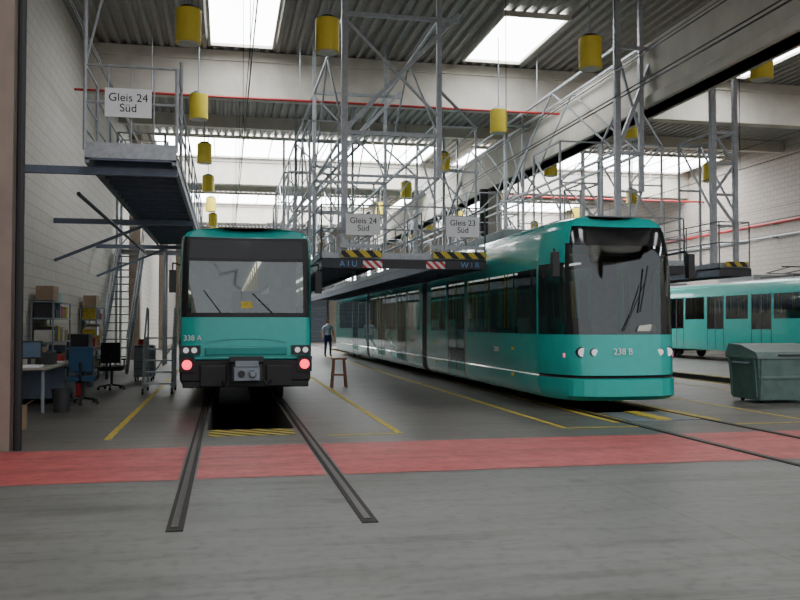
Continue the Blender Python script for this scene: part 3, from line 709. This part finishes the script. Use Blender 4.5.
# ------------------------------------------------------------ waste container
root=empty('waste_container'); mb=MB()
bx0,bx1,by0,by1=9.78,11.15,14.5,15.5
def taper(mb,a0,a1,b0,b1,z0,z1,e,m):
    i=len(mb.v); mb.v+=[(a0+e,b0+e,z0),(a1-e,b0+e,z0),(a1-e,b1-e,z0),(a0+e,b1-e,z0),(a0,b0,z1),(a1,b0,z1),(a1,b1,z1),(a0,b1,z1)]
    for q in ((0,3,2,1),(4,5,6,7),(0,1,5,4),(1,2,6,5),(2,3,7,6),(3,0,4,7)): mb.f.append([i+k for k in q]); mb.m.append(mb.mi(m))
taper(mb,bx0,bx1,by0,by1,.06,.86,.06,BIN)
mb.box(bx0-.03,bx1+.03,by0-.03,by1+.03,.84,.9,BINL)
for x in (bx0+.08,bx1-.08): mb.bar((x,by0+.045,.1),(x,by0-.005,.84),.05,BIN)
mb.box(bx0+.03,bx1-.03,by0+.005,by0+.04,.46,.52,BIN)
for y in (by0+.1,by1-.1): mb.bar((bx0+.045,y,.1),(bx0-.005,y,.84),.05,BIN)
P=[(by0-.03,.9),(by0+.02,.97),(by0+.5,1.1),(by1-.1,1.12),(by1+.03,.93)]
for (a,za),(b,zb) in zip(P,P[1:]): mb.face([(bx0-.03,a,za),(bx1+.03,a,za),(bx1+.03,b,zb),(bx0-.03,b,zb)],BINL)
for x in(bx0-.03,bx1+.03): mb.face([(x,a,za) for a,za in P]+[(x,by1+.03,.9)],BINL)
mb.box(bx0+.4,bx1-.4,by0-.07,by0-.03,.9,.93,DARK)
mb.obj('body',root,bevel=.012)
mb=MB()
for x in(bx0+.2,bx1-.2):
    for y in(by0+.2,by1-.2): mb.cyl((x-.025,y,.04),(x+.025,y,.04),.04,BLACK,16); mb.box(x-.04,x+.04,y-.04,y+.04,.05,.08,GALVD)
mb.cyl((bx0-.08,by0+.3,.76),(bx0-.08,by1-.3,.76),.018,GALVD,8); mb.cyl((bx0-.08,by0+.3,.76),(bx0+.02,by0+.3,.76),.018,GALVD,8); mb.cyl((bx0-.08,by1-.3,.76),(bx0+.02,by1-.3,.76),.018,GALVD,8); mb.obj('castors_and_handle',root)
for y in (33,36.5):
    mb=MB(); mb.box(15.3,16.5,y,y+1.4,0,1.0,GALVD); mb.box(15.25,16.55,y-.05,y+1.45,1.0,1.05,DARK)
    for i in range(4): mb.box(15.28,15.3,y+.1,y+1.3,.1+i*.22,.28+i*.22,BLUEST)
    mb.obj('tool_cabinet')
# ------------------------------------------------------------ worker
def worker(x,y,face):
    root=empty('worker',(x,y,0)); root.rotation_euler=(0,0,face)
    V=[];E=[];R=[]
    def v(p,r): V.append(p); R.append(r if isinstance(r,tuple) else (r,r)); return len(V)-1
    pel=v((0,0,.95),(.16,.12)); wa=v((0,.0,1.1),(.145,.11)); ch=v((0,0,1.32),(.17,.12)); nk=v((0,0,1.47),.065); hd=v((0,-.01,1.56),.055)
    E+=[(pel,wa),(wa,ch),(ch,nk),(nk,hd)]
    for s in(-1,1):
        sh=v((s*.19,0,1.41),.062); el=v((s*.27,.03,1.14),.045); wr=v((s*.28,-.1,.91),.03); pm=v((s*.28,-.12,.85),(.035,.02))
        E+=[(ch,sh),(sh,el),(el,wr),(wr,pm)]
        for i in range(4):
            yy=-.155+i*.021; k=[.075,.085,.08,.065][i]
            a=v((s*.28,yy,.81),.009); b=v((s*.275,yy,.81-k*.55),.008); c=v((s*.262,yy+.005,.81-k),.007); E+=[(pm,a),(a,b),(b,c)]
        a=v((s*.265,-.165,.845),.010); b=v((s*.255,-.185,.815),.008); E+=[(pm,a),(a,b)]
        hp=v((s*.1,0,.88),.095); kn=v((s*.12,-.02,.5),.062); an=v((s*.13,.02,.1),.042); to=v((s*.14,-.13,.045),.04)
        E+=[(pel,hp),(hp,kn),(kn,an),(an,to)]
    me=bpy.data.meshes.new('figure'); me.from_pydata(V,E,[]); o=bpy.data.objects.new('figure',me); S.collection.objects.link(o)
    sk=o.modifiers.new('skin','SKIN'); 
    for d,r in zip(me.skin_vertices[0].data,R): d.radius=r
    me.skin_vertices[0].data[0].use_root=True
    ss=o.modifiers.new('sub','SUBSURF'); ss.levels=2
    dg=bpy.context.evaluated_depsgraph_get(); m2=bpy.data.meshes.new_from_object(o.evaluated_get(dg))
    bpy.data.objects.remove(o); o=bpy.data.objects.new('figure',m2); S.collection.objects.link(o); o.parent=root
    SK=mat('skin',(.5,.28,.2),.6); SH=mat('shirt_light',(.5,.58,.68),.8); TRS=mat('work_trousers',(.02,.05,.16),.8); BO=mat('boots',(.02,.018,.015),.6)
    m2.materials.clear()
    for m in(SK,SH,TRS,BO): m2.materials.append(m)
    for p in m2.polygons:
        c=p.center; p.use_smooth=True
        if c.z<.11: k=3
        elif abs(c.x)<.24 and c.z<1.0 and not(abs(c.x)>.2 and c.z>.8): k=2
        elif abs(c.x)>.2 and c.z<1.2: k=0
        elif c.z>1.47: k=0
        else: k=1
        p.material_index=k
    mb=MB()
    HA=mat('hair_brown',(.05,.03,.02),.8); nz=16;nr=20
    for i in range(nz):
        for j in range(nr):
            q=[]
            for a,b in((i,j),(i,j+1),(i+1,j+1),(i+1,j)):
                t=pi*a/nz;f=2*pi*b/nr; r=sin(t); zz=cos(t)
                w=.078*(1-.18*max(0,-zz)); q.append((w*r*cos(f),.098*r*sin(f)*(1-.1*max(0,-zz)),1.65+.122*zz))
            c=[sum(k[d] for k in q)/4 for d in range(3)]
            mb.face(q,HA if (c[2]>1.70 or (c[1]>.02 and c[2]>1.6)) else SK)
    mb.cyl((0,-.09,1.67),(0,-.118,1.635),.010,SK,8,.016)
    for s in(-1,1): mb.cyl((s*.074,.01,1.65),(s*.09,.015,1.655),.028,SK,10); mb.cyl((s*.03,-.085,1.665),(s*.03,-.096,1.665),.011,WHITE,10); mb.cyl((s*.03,-.096,1.665),(s*.03,-.098,1.665),.006,BLACK,8)
    mb.box(-.024,.024,-.094,-.086,1.592,1.600,mat('lips',(.4,.12,.1),.6))
    mb.obj('head',root,smooth=True)
worker(4.55,39.0,radians(15))
# ------------------------------------------------------------ world / camera
w=bpy.data.worlds.new('sky'); S.world=w; w.use_nodes=True; nt=w.node_tree
bg=nt.nodes['Background']; bg.inputs['Color'].default_value=(.93,.95,1,1); bg.inputs['Strength'].default_value=1.0
cam=bpy.data.cameras.new('camera'); cam.lens=38.7; cam.sensor_width=36; cam.clip_end=300
co=bpy.data.objects.new('camera',cam); S.collection.objects.link(co)
co.location=(0,0,1.5); co.rotation_euler=(radians(91.6),0,radians(-11.44)); S.camera=co
